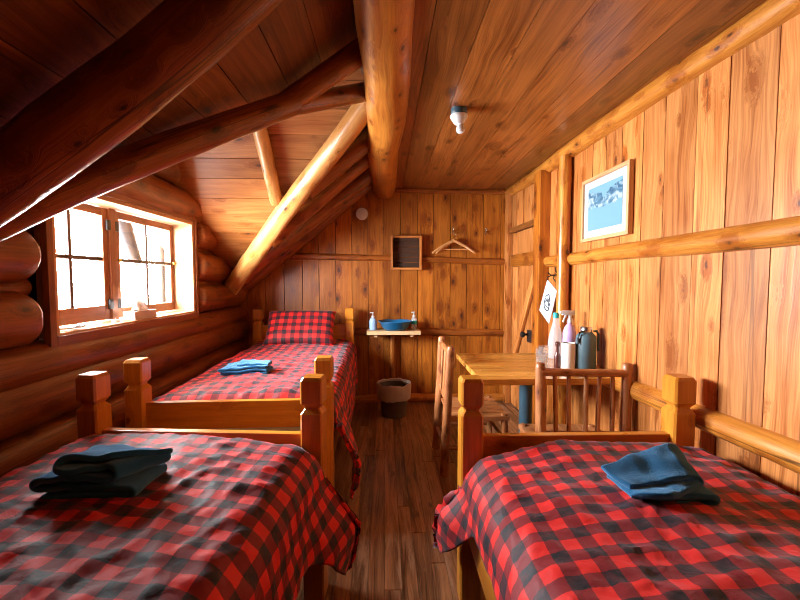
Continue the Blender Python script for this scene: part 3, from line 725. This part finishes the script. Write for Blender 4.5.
# ------------------------------------------------------------------ folded towels
def towel(layers, loc, rz, label, seed, th=.014, fold=.02):
    """layers: list of (4 corner points); a serpentine cloth runs start edge -> end edge of every layer in turn"""
    nu, nv, nf = 26, 22, 6; rows = []; o = V((seed * 7.3, 2, seed)); L = []
    def layer(k, p, q):
        a, b, c, d = layers[k]
        if k % 2: p = 1 - p
        return V(a).lerp(V(b), p).lerp(V(d).lerp(V(c), p), q)
    for k in range(len(layers)):
        for i in range(nu + 1): rows.append([layer(k, i / nu, j / nv) for j in range(nv + 1)])
        if k + 1 < len(layers):
            for m_ in range(1, nf):
                a = m_ / nf; row = []
                for j in range(nv + 1):
                    e, s0 = layer(k, 1, j / nv), layer(k + 1, 0, j / nv)
                    e0 = layer(k, .9, j / nv); d = (e - e0).normalized()
                    hgt = (s0 - e).length * .5
                    row.append(e.lerp(s0, .5 - .5 * math.cos(a * math.pi)) + d * math.sin(a * math.pi) * max(hgt, .008))
                rows.append(row)
    vs = []; w = nv + 1
    for i, row in enumerate(rows):
        for j, p in enumerate(row):
            hz = noise.noise(V((p.x * 9, p.y * 9, p.z * 6)) + o) * .014 + noise.noise(V((p.x * 24, p.y * 24, p.z * 9)) + o) * .008
            k = min(1, max(0, p.z / .03))
            vs.append(p + V((noise.noise(V((p.y * 11, p.z * 9, 1)) + o) * .008, noise.noise(V((p.x * 11, p.z * 9, 5)) + o) * .008, hz * k)))
    fs = [(i * w + j, i * w + j + 1, (i + 1) * w + j + 1, (i + 1) * w + j) for i in range(len(rows) - 1) for j in range(nv)]
    mb = MB(); mb.add(vs, fs, vs, 0); ob = mb.build('towel', M['towel'], smooth=True, fix=False)
    ob.location = loc; ob.rotation_euler = (0, 0, rz)
    md = ob.modifiers.new('thick', 'SOLIDIFY'); md.thickness = th; md.offset = 0
    sb = ob.modifiers.new('soft', 'SUBSURF'); sb.levels = 1; sb.render_levels = 1
    return tag(ob, label, 'towel', 'folded towels on the beds')
def Q(z, a, b, c, d): return [(*p, z if not isinstance(z, (list, tuple)) else z[i]) for i, p in enumerate((a, b, c, d))]
towel([Q(.010, (-.14, -.08), (.10, -.09), (.12, .06), (-.13, .07)),
       Q(.034, (-.15, -.07), (.09, -.10), (.12, .06), (-.13, .07)),
       Q([.062, .060, .052, .058], (-.14, -.08), (.05, -.10), (.14, .04), (-.10, .07)),
       Q([.080, .092, .066, .078], (-.06, -.10), (.04, -.08), (.15, .04), (-.08, .06)),
       Q([.108, .112, .080, .098], (-.075, -.07), (.04, -.06), (.165, .035), (-.05, .06))],
      (-.825, 1.20, .712), R(4), 'dark teal folded towel on the left foreground bed', 1, th=.018)
towel([Q(.010, (-.07, -.08), (.13, -.08), (.14, .06), (-.08, .05)),
       Q(.034, (-.08, -.06), (.12, -.09), (.14, .06), (-.08, .06)),
       Q([.06, .060, .062, .05], (-.02, -.11), (.10, -.07), (.12, .07), (-.10, .03)),
       Q([.058, .082, .128, .072], (-.10, -.05), (.07, -.06), (.085, .05), (-.14, .03))],
      (.785, 1.13, .688), R(2), 'blue folded towel with one raised corner on the right bed', 2, th=.018)
towel([Q(.010, (-.14, -.08), (.14, -.08), (.14, .08), (-.14, .08)),
       Q(.026, (-.14, -.09), (.14, -.08), (.14, .08), (-.13, .09)),
       Q([.044, .044, .048, .045], (-.11, -.09), (.13, -.07), (.14, .08), (-.13, .08)),
       Q([.058, .055, .062, .062], (-.05, -.05), (.13, -.04), (.13, .08), (-.04, .09))],
      (-.915, 2.64, .715), R(3), 'dark towel folded flat on the bed at the back wall', 3)

# ------------------------------------------------------------------ table, chairs
T_ = thing('table', 'oak topped table on a single steel column against the right wall', 'table', (.93, 2.58, 0))
mb = MB(); ny = 5
for i in range(ny):
    a = .535 + (1.305 - .535) * 0 ; 
for i in range(9):
    y0 = 2.185 + i * .0872; bx(mb, .535, 1.30, y0 + .0002, y0 + .0870, .735, .77, 0, .0012)
o = mb.build('tabletop', M['table'], T_); o.matrix_parent_inverse = Matrix.Translation((-.93, -2.58, 0))
mb = MB(); lathe(mb, (0, 0, 0), [(.042, .02), (.042, .72)], 28); mb.build('column', M['leg'], T_, smooth=True)['label'] = 'blue-grey painted steel column'
mb = MB(); lathe(mb, (0, 0, 0), [(.24, 0), (.24, .012), (.06, .028), (.04, .03)], 32); mb.build('base', M['leg'], T_, smooth=True)
mb = MB(); bx(mb, -.2, .2, -.2, .2, .715, .734, 0, .003); mb.build('mounting_plate', M['leg'], T_)

def make_chair(label, loc, rz):
    """log chair, local: back posts at y=0, seat towards +y"""
    c = thing('chair', label, 'chair', loc, rz, 'log chairs at the table')
    w, d, sh, h = .225, .38, .405, .885
    for sx in (-1, 1):
        mb = MB(); log(mb, (sx * (w - .008), -.026, 0), (sx * (w + .004), .016, h), .031, .026, seg=16, amp=.09, wob=.006, step=.03, round1=.012)
        mb.build('back_post', M['chair'], c, smooth=True)
        mb = MB(); log(mb, (sx * (w + .0), d + .02, 0), (sx * (w - .015), d, sh + .012), .023, .022, seg=14, amp=.07, wob=.004, step=.03, round1=.008)
        mb.build('front_leg', M['chair'], c, smooth=True)
        mb = MB(); log(mb, (sx * w, -.018, .19), (sx * w, d + .01, .19), .014, seg=10, wob=.003); mb.build('side_stretcher', M['chair'], c, smooth=True)
    for z, nme, r in ((.835, 'top_rail', .021), (.50, 'lower_rail', .018)):
        yy = .012 if z > .6 else -.002
        mb = MB(); log(mb, (-w, yy, z), (w, yy, z), r, r, seg=14, amp=.06, wob=.004, step=.03); mb.build(nme, M['chair'], c, smooth=True)
    for i in range(5):
        xx = -w + (i + 1) * 2 * w / 6 + random.uniform(-.006, .006)
        mb = MB(); log(mb, (xx, -.002, .50), (xx + random.uniform(-.01, .01), .012, .835), .0125, .011, seg=10, amp=.12, wob=.006, step=.03); mb.build('spindle', M['chair'], c, smooth=True)
    for yy, z in ((d, .25), (-.018, .17)):
        mb = MB(); log(mb, (-w, yy, z), (w, yy, z), .014, seg=10, wob=.003); mb.build('cross_stretcher', M['chair'], c, smooth=True)
    mb = MB()
    for i in range(4):
        x0 = -w - .012 + i * (2 * w + .024) / 4; bx(mb, x0 + .0008, x0 + (2 * w + .024) / 4 - .0008, .012, d + .035, sh - .03, sh, 1, .004)
    mb.build('seat', M['chair'], c)
    return c
make_chair('log chair at the left end of the table, seen side-on', (.425, 2.86, 0), R(-90))
make_chair('log chair between the table and right bed, back to the camera', (1.06, 2.06, 0), R(-4))

# ------------------------------------------------------------------ things on the table
ZT = .771
def tumbler(loc, label):
    mb = MB(); lathe(mb, (0, 0, 0), [(.024, 0), (.030, .16), (.0275, .16), (.022, .006)], 24, True, True)
    return tag(mb.build('tumbler', M['clear'], smooth=True, loc=loc), label, 'glass', 'tumblers on the table')
tumbler((.900, 2.262, ZT), 'clear tall tumbler at the near edge of the table'); tumbler((.945, 2.335, ZT), 'clear tall tumbler just behind the first one')
t = thing('growler_flask', 'large grey-blue insulated flask with steel cap on the table', 'flask', (1.235, 2.40, ZT))
mb = MB(); lathe(mb, (0, 0, 0), [(.055, 0), (.059, .004), (.059, .195), (.055, .212), (.036, .232), (.033, .236)], 36); mb.build('body', M['flask'], t, smooth=True)
mb = MB(); lathe(mb, (0, 0, .236), [(.033, 0), (.034, .004), (.034, .026), (.030, .031)], 28); cp_ = mb.build('cap', M['steel'], t, smooth=True); cp_['label'] = 'steel cap'
mb = MB(); tube(mb, [(.0 + .035, -.02, .240), (.055, -.02, .243), (.066, -.02, .22), (.067, -.02, .12)], .007); mb.build('handle', M['flask'], t, smooth=True)
mb = MB(); tube(mb, [(-.03, -.02, .24), (-.055, -.03, .235), (-.064, -.03, .20), (-.062, -.03, .165), (-.056, -.03, .19), (-.04, -.03, .222)], .006); mb.build('carry_strap', M['black'], cp_, smooth=True)
mb = MB(); lathe(mb, (0, 0, 0), [(.036, 0), (.041, .006), (.041, .155), (.039, .165), (.036, .165), (.036, .01)], 32, True, True)
tag(mb.build('canister', M['cream'], smooth=True, loc=(1.135, 2.42, ZT)), 'plain white open-topped canister beside the grey flask', 'canister')
t = thing('spray_bottle', 'spray bottle of lavender liquid with white trigger on the table', 'spray bottle', (1.225, 2.60, ZT))
mb = MB(); lathe(mb, (0, 0, 0), [(.036, 0), (.042, .006), (.042, .20), (.034, .235), (.016, .262), (.014, .275)], 28); mb.build('bottle', M['lav'], t, smooth=True)
mb = MB(); lathe(mb, (0, 0, .27), [(.018, 0), (.018, .025), (.012, .03), (.012, .05)], 20)
box(mb, (-.012, 0, .335), (.085, .026, .032), 0, .008); box(mb, (-.058, 0, .338), (.018, .018, .018), 0, .004); box(mb, (-.034, 0, .30), (.012, .014, .06), 2, .004, Matrix.Rotation(R(22), 3, 'Y'))
mb.build('trigger_head', M['white'], t, smooth=True)
t = thing('clear_bottle', 'translucent conical bottle with teal cap at the back of the table', 'bottle', (1.205, 2.77, ZT))
mb = MB(); lathe(mb, (0, 0, 0), [(.045, 0), (.050, .008), (.050, .12), (.040, .18), (.022, .25), (.018, .285)], 28); mb.build('bottle', M['milky'], t, smooth=True)
mb = MB(); lathe(mb, (0, 0, .285), [(.020, 0), (.020, .03), (.014, .038)], 20); mb.build('cap', M['teal'], t, smooth=True)['label'] = 'teal screw cap'
mb = MB(); lathe(mb, (0, 0, 0), [(.018, 0), (.020, .004), (.020, .07), (.012, .095), (.010, .13), (.013, .14), (.016, .155), (.010, .166)], 20)
tag(mb.build('pepper_mill', M['brown'], smooth=True, loc=(1.085, 2.46, ZT)), 'slim dark brown turned mill left of the white canister', 'pepper mill')

# sheet hanging from a hook by the post
SX = 1.232
pts = [V((SX, 3.002, 1.326)), V((SX, 2.829, 1.244)), V((SX, 2.958, .991)), V((SX, 3.150, 1.080))]
t = thing('hanging_card', 'white sign card with a dark emblem hanging by one corner near the door', 'sign', tuple(pts[0]))
mb = MB(); prism(mb, [p - pts[0] for p in pts], (-1, 0, 0), .006, (0, 0, 1)); cdo = mb.build('card', M['paper'], t)
ctr = sum(pts, V()) / 4 - pts[0]; eu = (pts[1] - pts[0]).normalized(); ev = (pts[3] - pts[0]).normalized()
ev = (ev - eu * ev.dot(eu)).normalized()
mb = MB()
def E_(a, b): p = ctr + eu * a - ev * b * -1; return p + V((-.0015, 0, 0))
def stroke(pl, r): tube(mb, [E_(*q) for q in pl], r, 6)
# emblem: rounded shield outline with peaks and three lines of lettering-like strokes below
stroke([(-.045, -.02), (0, -.062), (.045, -.02)], .0042); stroke([(-.045, -.008), (-.045, .05), (-.02, .07), (.02, .07), (.045, .05), (.045, -.008)], .0042)
stroke([(-.028, .02), (-.012, -.018), (.0, .004), (.012, -.024), (.030, .02)], .0042)
stroke([(-.026, .042), (.026, .042)], .0036)
mb.build('emblem', M['ink'], cdo)['label'] = 'dark line emblem'
t = thing('key_hook', 'small iron hook bunch above the hanging white card', 'hook', (XR, 3.0, 1.36))
mb = MB(); 
tube(mb, [(.0, 0, 0), (-.06, 0, 0), (-.095, 0, -.015), (-.10, 0, -.036), (-.094, 0, -.045)], .005)
tube(mb, [(0, -.07, .0), (-.05, -.075, .01), (-.07, -.08, .03), (-.075, -.085, .055)], .005); tube(mb, [(0, .05, .0), (-.05, .05, .0), (-.075, .05, .02)], .005)
tube(mb, [(-.05, -.02, .0), (-.07, -.04, -.02), (-.06, -.06, -.05)], .004)
mb.build('hook', M['black'], t); mb = MB(); bx(mb, -.012, .0, -.11, .08, -.02, .02, 1); mb.build('back_plate', M['ceil'], t)

# ------------------------------------------------------------------ framed print on the right wall
t = thing('framed_picture', 'framed blue mountain lake print on the right wall', 'picture', (XR - .004, 2.37, 1.768))
hw, hh = .248, .187; mb = MB()
for a in (-1, 1):
    bx(mb, -.028, -.0, a * hw - .011, a * hw + .011, -hh - .011, hh + .011, 2, .003); bx(mb, -.028, -.0, -hw + .011, hw - .011, a * hh - .011, a * hh + .011, 1, .003)
mb.build('frame', M['jamb'], t)
mb = MB(); bx(mb, -.016, -.004, -hw + .010, hw - .010, -hh + .010, hh - .010, bevel=0); mtb = mb.build('mat_board', M['mat'], t)
mb = MB(); a, b = hw - .062, hh - .055
mb.add([(-.0175, a, -b), (-.0175, -a, -b), (-.0175, -a, b), (-.0175, a, b), (-.0165, a, -b), (-.0165, -a, -b), (-.0165, -a, b), (-.0165, a, b)], [(0, 1, 2, 3), (7, 6, 5, 4), (0, 4, 5, 1), (1, 5, 6, 2), (2, 6, 7, 3), (3, 7, 4, 0)],
       [(0, 0, 0), (1, 0, 0), (1, 0, 1), (0, 0, 1)] * 2); mb.build('print', M['print'], mtb)

# ------------------------------------------------------------------ on the back wall
t = thing('wall_box', 'small square wooden box frame with dark inside on the back wall', 'box', (.225, YB, 1.605))
mb = MB(); hw, hh, dp = .163, .178, .10
bx(mb, -hw, -hw + .022, -dp, 0, -hh, hh, 2); bx(mb, hw - .022, hw, -dp, 0, -hh, hh, 2); bx(mb, -hw + .022, hw - .022, -dp, 0, hh - .022, hh, 0); bx(mb, -hw + .022, hw - .022, -dp, 0, -hh, -hh + .022, 0); mb.build('frame', M['wall'], t)
mb = MB()
for i in range(6): zz = -hh + .03 + i * .054; bx(mb, -hw + .023, hw - .023, -.022, -.004, zz, zz + .048, 0)
mb.build('back_panel', M['darkwood'], t)
mb = MB(); lathe(mb, (0, 0, 0), [(.066, 0), (.066, .014), (.058, .03), (.02, .036)], 32, tilt=Matrix.Rotation(R(90), 3, 'X'))
tag(mb.build('smoke_detector', M['porcelain'], smooth=True, loc=(-.242, YB - .003, 2.02)), 'round white smoke detector high on the back wall', 'smoke detector')
def hook(loc, label):
    mb = MB(); tube(mb, [(0, 0, 0), (0, -.035, 0), (0, -.05, .012), (0, -.052, .03)], .006); lathe(mb, (0, -.052, .03), [(.004, -.009), (.011, -.004), (.011, .004), (.004, .009)], 12)
    tube(mb, [(0, -.012, -.0), (0, -.03, -.03), (0, -.045, -.034), (0, -.052, -.02)], .005)
    return tag(mb.build('mounted_coat_hook', M['steel'], smooth=True, loc=loc), label, 'hook', 'coat hooks on the back wall')
hook((.725, YB - .002, 1.845), 'steel coat hook holding the wooden hangers'); hook((1.075, YB - .002, 1.835), 'empty steel coat hook right of the hangers')
def hanger(loc, label, tilt, ry):
    t = thing('coat_hanger', label, 'hanger', loc, tilt, 'wooden hangers'); t.rotation_euler = (0, ry, tilt)
    mb = MB(); vs = []
    for s in (-1, 1):
        p = [(0, 0, 0), (s * .06, 0, -.028), (s * .13, -.004, -.068), (s * .20, -.02, -.115), (s * .225, -.032, -.137)]
        vs.append(p)
        log(mb, (0, 0, 0), p[2], .017, .015, seg=10, wob=.001, amp=.02); log(mb, p[2], p[4], .015, .012, seg=10, wob=.001, amp=.02, round1=.01)
    mb.build('shoulder', M['hang'], t, smooth=True)
    mb = MB(); log(mb, (-.165, -.01, -.095), (.165, -.01, -.095), .007, seg=10, wob=0, amp=.02); mb.build('trouser_bar', M['hang'], t, smooth=True)
    mb = MB(); tube(mb, [(0, 0, 0), (0, 0, .028), (.006, 0, .04)] + [(.004 + .017 * math.sin(a), 0, .055 - .017 * math.cos(a)) for a in [R(q) for q in range(30, 240, 30)]], .0022); mb.build('wire_hook', M['steel'], t, smooth=True)
    return t
hanger((.725, YB - .095, 1.735), 'wooden coat hanger, front one on the back wall hook', R(-14), R(1)); hanger((.735, YB - .05, 1.742), 'wooden coat hanger, rear one on the back wall hook', R(14), R(-3))
# shelf with washing things
t = thing('wall_shelf', 'pale plank shelf on the back wall with a post below', 'shelf', (.09, YB, 0))
mb = MB(); bx(mb, -.275, .275, -.26, -.04, .762, .800, 0, .004); mb.build('shelf_board', M['pale'], t)
mb = MB(); log(mb, (-.02, -.05, 0.0), (-.02, -.05, .762), .03, .026, seg=14); mb.build('shelf_post', M['back'], t, smooth=True)
mb = MB(); bx(mb, -.2, -.17, -.23, -.045, .735, .762); mb.build('batten', M['pale'], t)
mb = MB(); bx(mb, .17, .2, -.23, -.045, .735, .762); mb.build('batten', M['pale'], t)
mb = MB(); lathe(mb, (0, 0, 0), [(.10, 0), (.135, .03), (.165, .085), (.178, .092), (.178, .097), (.160, .088), (.13, .034), (.09, .008)], 40)
tag(mb.build('wash_basin', M['basin'], smooth=True, loc=(.105, YB - .165, .801)), 'blue round wash basin on the back wall shelf', 'basin')
def pump(loc, mat, cap, label, s=1.0):
    t = thing('soap_bottle', label, 'bottle', loc, 0, 'bottles on the shelf')
    mb = MB(); lathe(mb, (0, 0, 0), [(.034 * s, 0), (.038 * s, .005), (.038 * s, .09), (.030 * s, .115), (.014, .13)], 24); mb.build('bottle', mat, t, smooth=True)
    mb = MB(); lathe(mb, (0, 0, .13), [(.016, 0), (.016, .018), (.006, .02), (.006, .045), (.010, .046), (.010, .056)], 16); box(mb, (-.012, -.008, .18), (.034, .012, .010), 0, .002); mb.build('pump', cap, t, smooth=True)
    return t
pump((-.125, YB - .15, .801), M['bluelotion'], M['white'], 'pale blue pump bottle left of the blue basin')
t = pump((.305, YB - .11, .801), M['milky'], M['white'], 'white bottle with teal label right of the blue basin', .85)
mb = MB(); lathe(mb, (0, 0, .055), [(.0335, 0), (.0335, .04)], 24, False, False); mb.build('bottle_label', M['teal'], t, smooth=True)

# bin with liner
t = thing('waste_bin', 'round grey waste bin with a bag folded over its rim', 'bin', (.085, 3.86, 0))
mb = MB(); lathe(mb, (0, 0, 0), [(.115, 0), (.118, .006), (.152, .30), (.147, .30), (.112, .012)], 36); bk = mb.build('bucket', M['bin'], t, smooth=True)
mb = MB(); vs = []; fs = []; sg = 60
prof = [(.158, .17), (.163, .23), (.166, .312), (.160, .324), (.150, .318), (.140, .24), (.115, .10)]
for r, z in prof:
    for k in range(sg):
        a = 2 * math.pi * k / sg; q = noise.noise(V((math.cos(a) * 3, math.sin(a) * 3, z * 6))); q2 = noise.noise(V((math.cos(a) * 9, math.sin(a) * 9, z * 9)))
        vs.append(V(((r + .004 + q2 * .004) * math.cos(a), (r + .004 + q2 * .004) * math.sin(a), z + q * .02)))
for i in range(len(prof) - 1):
    for k in range(sg): fs.append((i * sg + k, i * sg + (k + 1) % sg, (i + 1) * sg + (k + 1) % sg, (i + 1) * sg + k))
mb.add(vs, fs, vs, 0); mb.build('bag_liner', M['liner'], bk, smooth=True)['label'] = 'greyish bag folded over the rim'

# ceiling lamp holder
t = thing('ceiling_lamp', 'bare bulb in a white porcelain holder on the ceiling', 'lamp', (.418, 2.29, ZC))
mb = MB(); lathe(mb, (0, 0, -.035), [(.040, 0), (.046, .006), (.046, .036)], 24); mb.build('mounting_box', M['leg'], t, smooth=True)
mb = MB(); lathe(mb, (0, 0, -.085), [(.022, 0), (.030, .008), (.044, .03), (.050, .042), (.048, .05)], 28); hd = mb.build('holder', M['porcelain'], t, smooth=True)
mb = MB(); lathe(mb, (.01, -.0, -.135), [(.006, 0), (.020, .006), (.026, .022), (.022, .038), (.015, .052)], 24); mb.build('bulb', M['porcelain'], hd, smooth=True)

# window sill clutter
ZS = WZ0 + .0205
t = thing('tissue_box', 'cardboard tissue box on the window sill', 'tissue box', (-1.545, 2.58, ZS), R(-3))
mb = MB(); box(mb, (0, 0, .026), (.075, .21, .052), 1, .002); ct = mb.build('carton', M['card'], t)
mb = MB(); vs = []; n = 14
for i in range(n + 1):
    for j in range(n + 1):
        a, b = i / n * 2 - 1, j / n * 2 - 1
        vs.append(V((a * .028 * (1 - .3 * abs(b)) + .008 * math.sin(b * 5), b * .06 + .01 * a, .0515 + .065 * max(0, 1 - a * a) ** .7 * max(0, 1 - abs(b + .1) ** 1.5) + .012 * noise.noise(V((a * 3, b * 4, 2))))))
mb.add(vs, [(i * (n + 1) + j, (i + 1) * (n + 1) + j, (i + 1) * (n + 1) + j + 1, i * (n + 1) + j + 1) for i in range(n) for j in range(n)], vs, 0)
mb.build('tissue', M['tissue'], ct, smooth=True)['label'] = 'white tissue sticking up'
mb = MB(); lathe(mb, (0, 0, 0), [(.019, 0), (.020, .002), (.020, .018), (.017, .018), (.016, .013), (.002, .013), (.0015, .026)], 24)
tag(mb.build('tea_light', M['white'], smooth=True, loc=(-1.545, 2.345, ZS)), 'small white tea light on the window sill', 'candle')
for i, (yy, xx, mt, lab) in enumerate(((1.93, -1.55, 'tissue', 'crumpled white wrapper at the near end of the sill'), (2.02, -1.535, 'paper', 'small folded white wrapper beside the crumpled one'))):
    mb = MB(); vs = []; n = 10
    for a in range(n + 1):
        for b in range(n + 1): vs.append(V((a / n * .05 - .025, b / n * .10 - .05, .008 + .016 * abs(noise.noise(V((a * .45, b * .4, i * 5)))))))
    mb.add(vs, [(a * (n + 1) + b, (a + 1) * (n + 1) + b, (a + 1) * (n + 1) + b + 1, a * (n + 1) + b + 1) for a in range(n) for b in range(n)], vs, 0)
    ob = mb.build('wrapper', M[mt], smooth=True, loc=(xx, yy, ZS)); md = ob.modifiers.new('t', 'SOLIDIFY'); md.thickness = .006; tag(ob, lab, 'wrapper', 'wrappers on the sill')

# ------------------------------------------------------------------ light: overcast sky through the window
w = bpy.data.worlds.new('sky'); SC.world = w; w.use_nodes = True
nt = w.node_tree; bg = nt.nodes['Background']; bg.inputs[0].default_value = (0.95, 0.975, 1.0, 1)
# hazy bright sky straight out from the window, dimmer to either side, overhead and towards the ground
tc = nd(nt, 'ShaderNodeTexCoord'); dt = nd(nt, 'ShaderNodeVectorMath', operation='DOT_PRODUCT')
nt.links.new(tc.outputs['Generated'], dt.inputs[0]); dt.inputs[1].default_value = V((-1, .10, .10)).normalized()
lobe = smooth(nt, dt.outputs['Value'], math.cos(R(58)), math.cos(R(14)))
sz = nd(nt, 'ShaderNodeSeparateXYZ'); nt.links.new(tc.outputs['Generated'], sz.inputs[0])
upf = math_(nt, 'ADD', math_(nt, 'MULTIPLY', smooth(nt, sz.outputs[2], -.60, -.10), .8), .2)
hif = math_(nt, 'ADD', math_(nt, 'MULTIPLY', smooth(nt, sz.outputs[2], .72, .42), .72), .28); upf = math_(nt, 'MULTIPLY', upf, hif)
st = math_(nt, 'MULTIPLY', math_(nt, 'ADD', math_(nt, 'MULTIPLY', lobe, 66.0), 108.0), upf)
nt.links.new(st, bg.inputs[1])
def portal(name, loc, rot, sx, sy):
    l = bpy.data.lights.new(name, 'AREA'); l.shape = 'RECTANGLE'; l.size = sx; l.size_y = sy; l.cycles.is_portal = True
    o = bpy.data.objects.new(name, l); COL.objects.link(o); o.location = loc; o.rotation_euler = rot
portal('window_portal', (XG - .12, (WY0 + WY1) / 2, (WZ0 + WZ1) / 2), (0, R(-90), 0), .80, 1.5)

# ------------------------------------------------------------------ camera and view
cd = bpy.data.cameras.new('camera'); cd.lens = 18.0; cd.sensor_width = 36.0; cd.clip_start = .02
cam = bpy.data.objects.new('camera', cd); COL.objects.link(cam)
cam.location = (0, 0, 1.33); cam.rotation_euler = (R(90) - math.atan(21 / 400), 0, -math.atan(15 / 400))
SC.camera = cam
SC.view_settings.view_transform = 'Standard'; SC.view_settings.look = 'None'; SC.view_settings.gamma = 1.0
SC.view_settings.use_curve_mapping = False; SC.view_settings.exposure = 0.0
SC.cycles.filter_width = 1.0
SC.cycles.max_bounces = 14; SC.cycles.diffuse_bounces = 4; SC.cycles.transparent_max_bounces = 16
SC.cycles.sample_clamp_indirect = 12.0
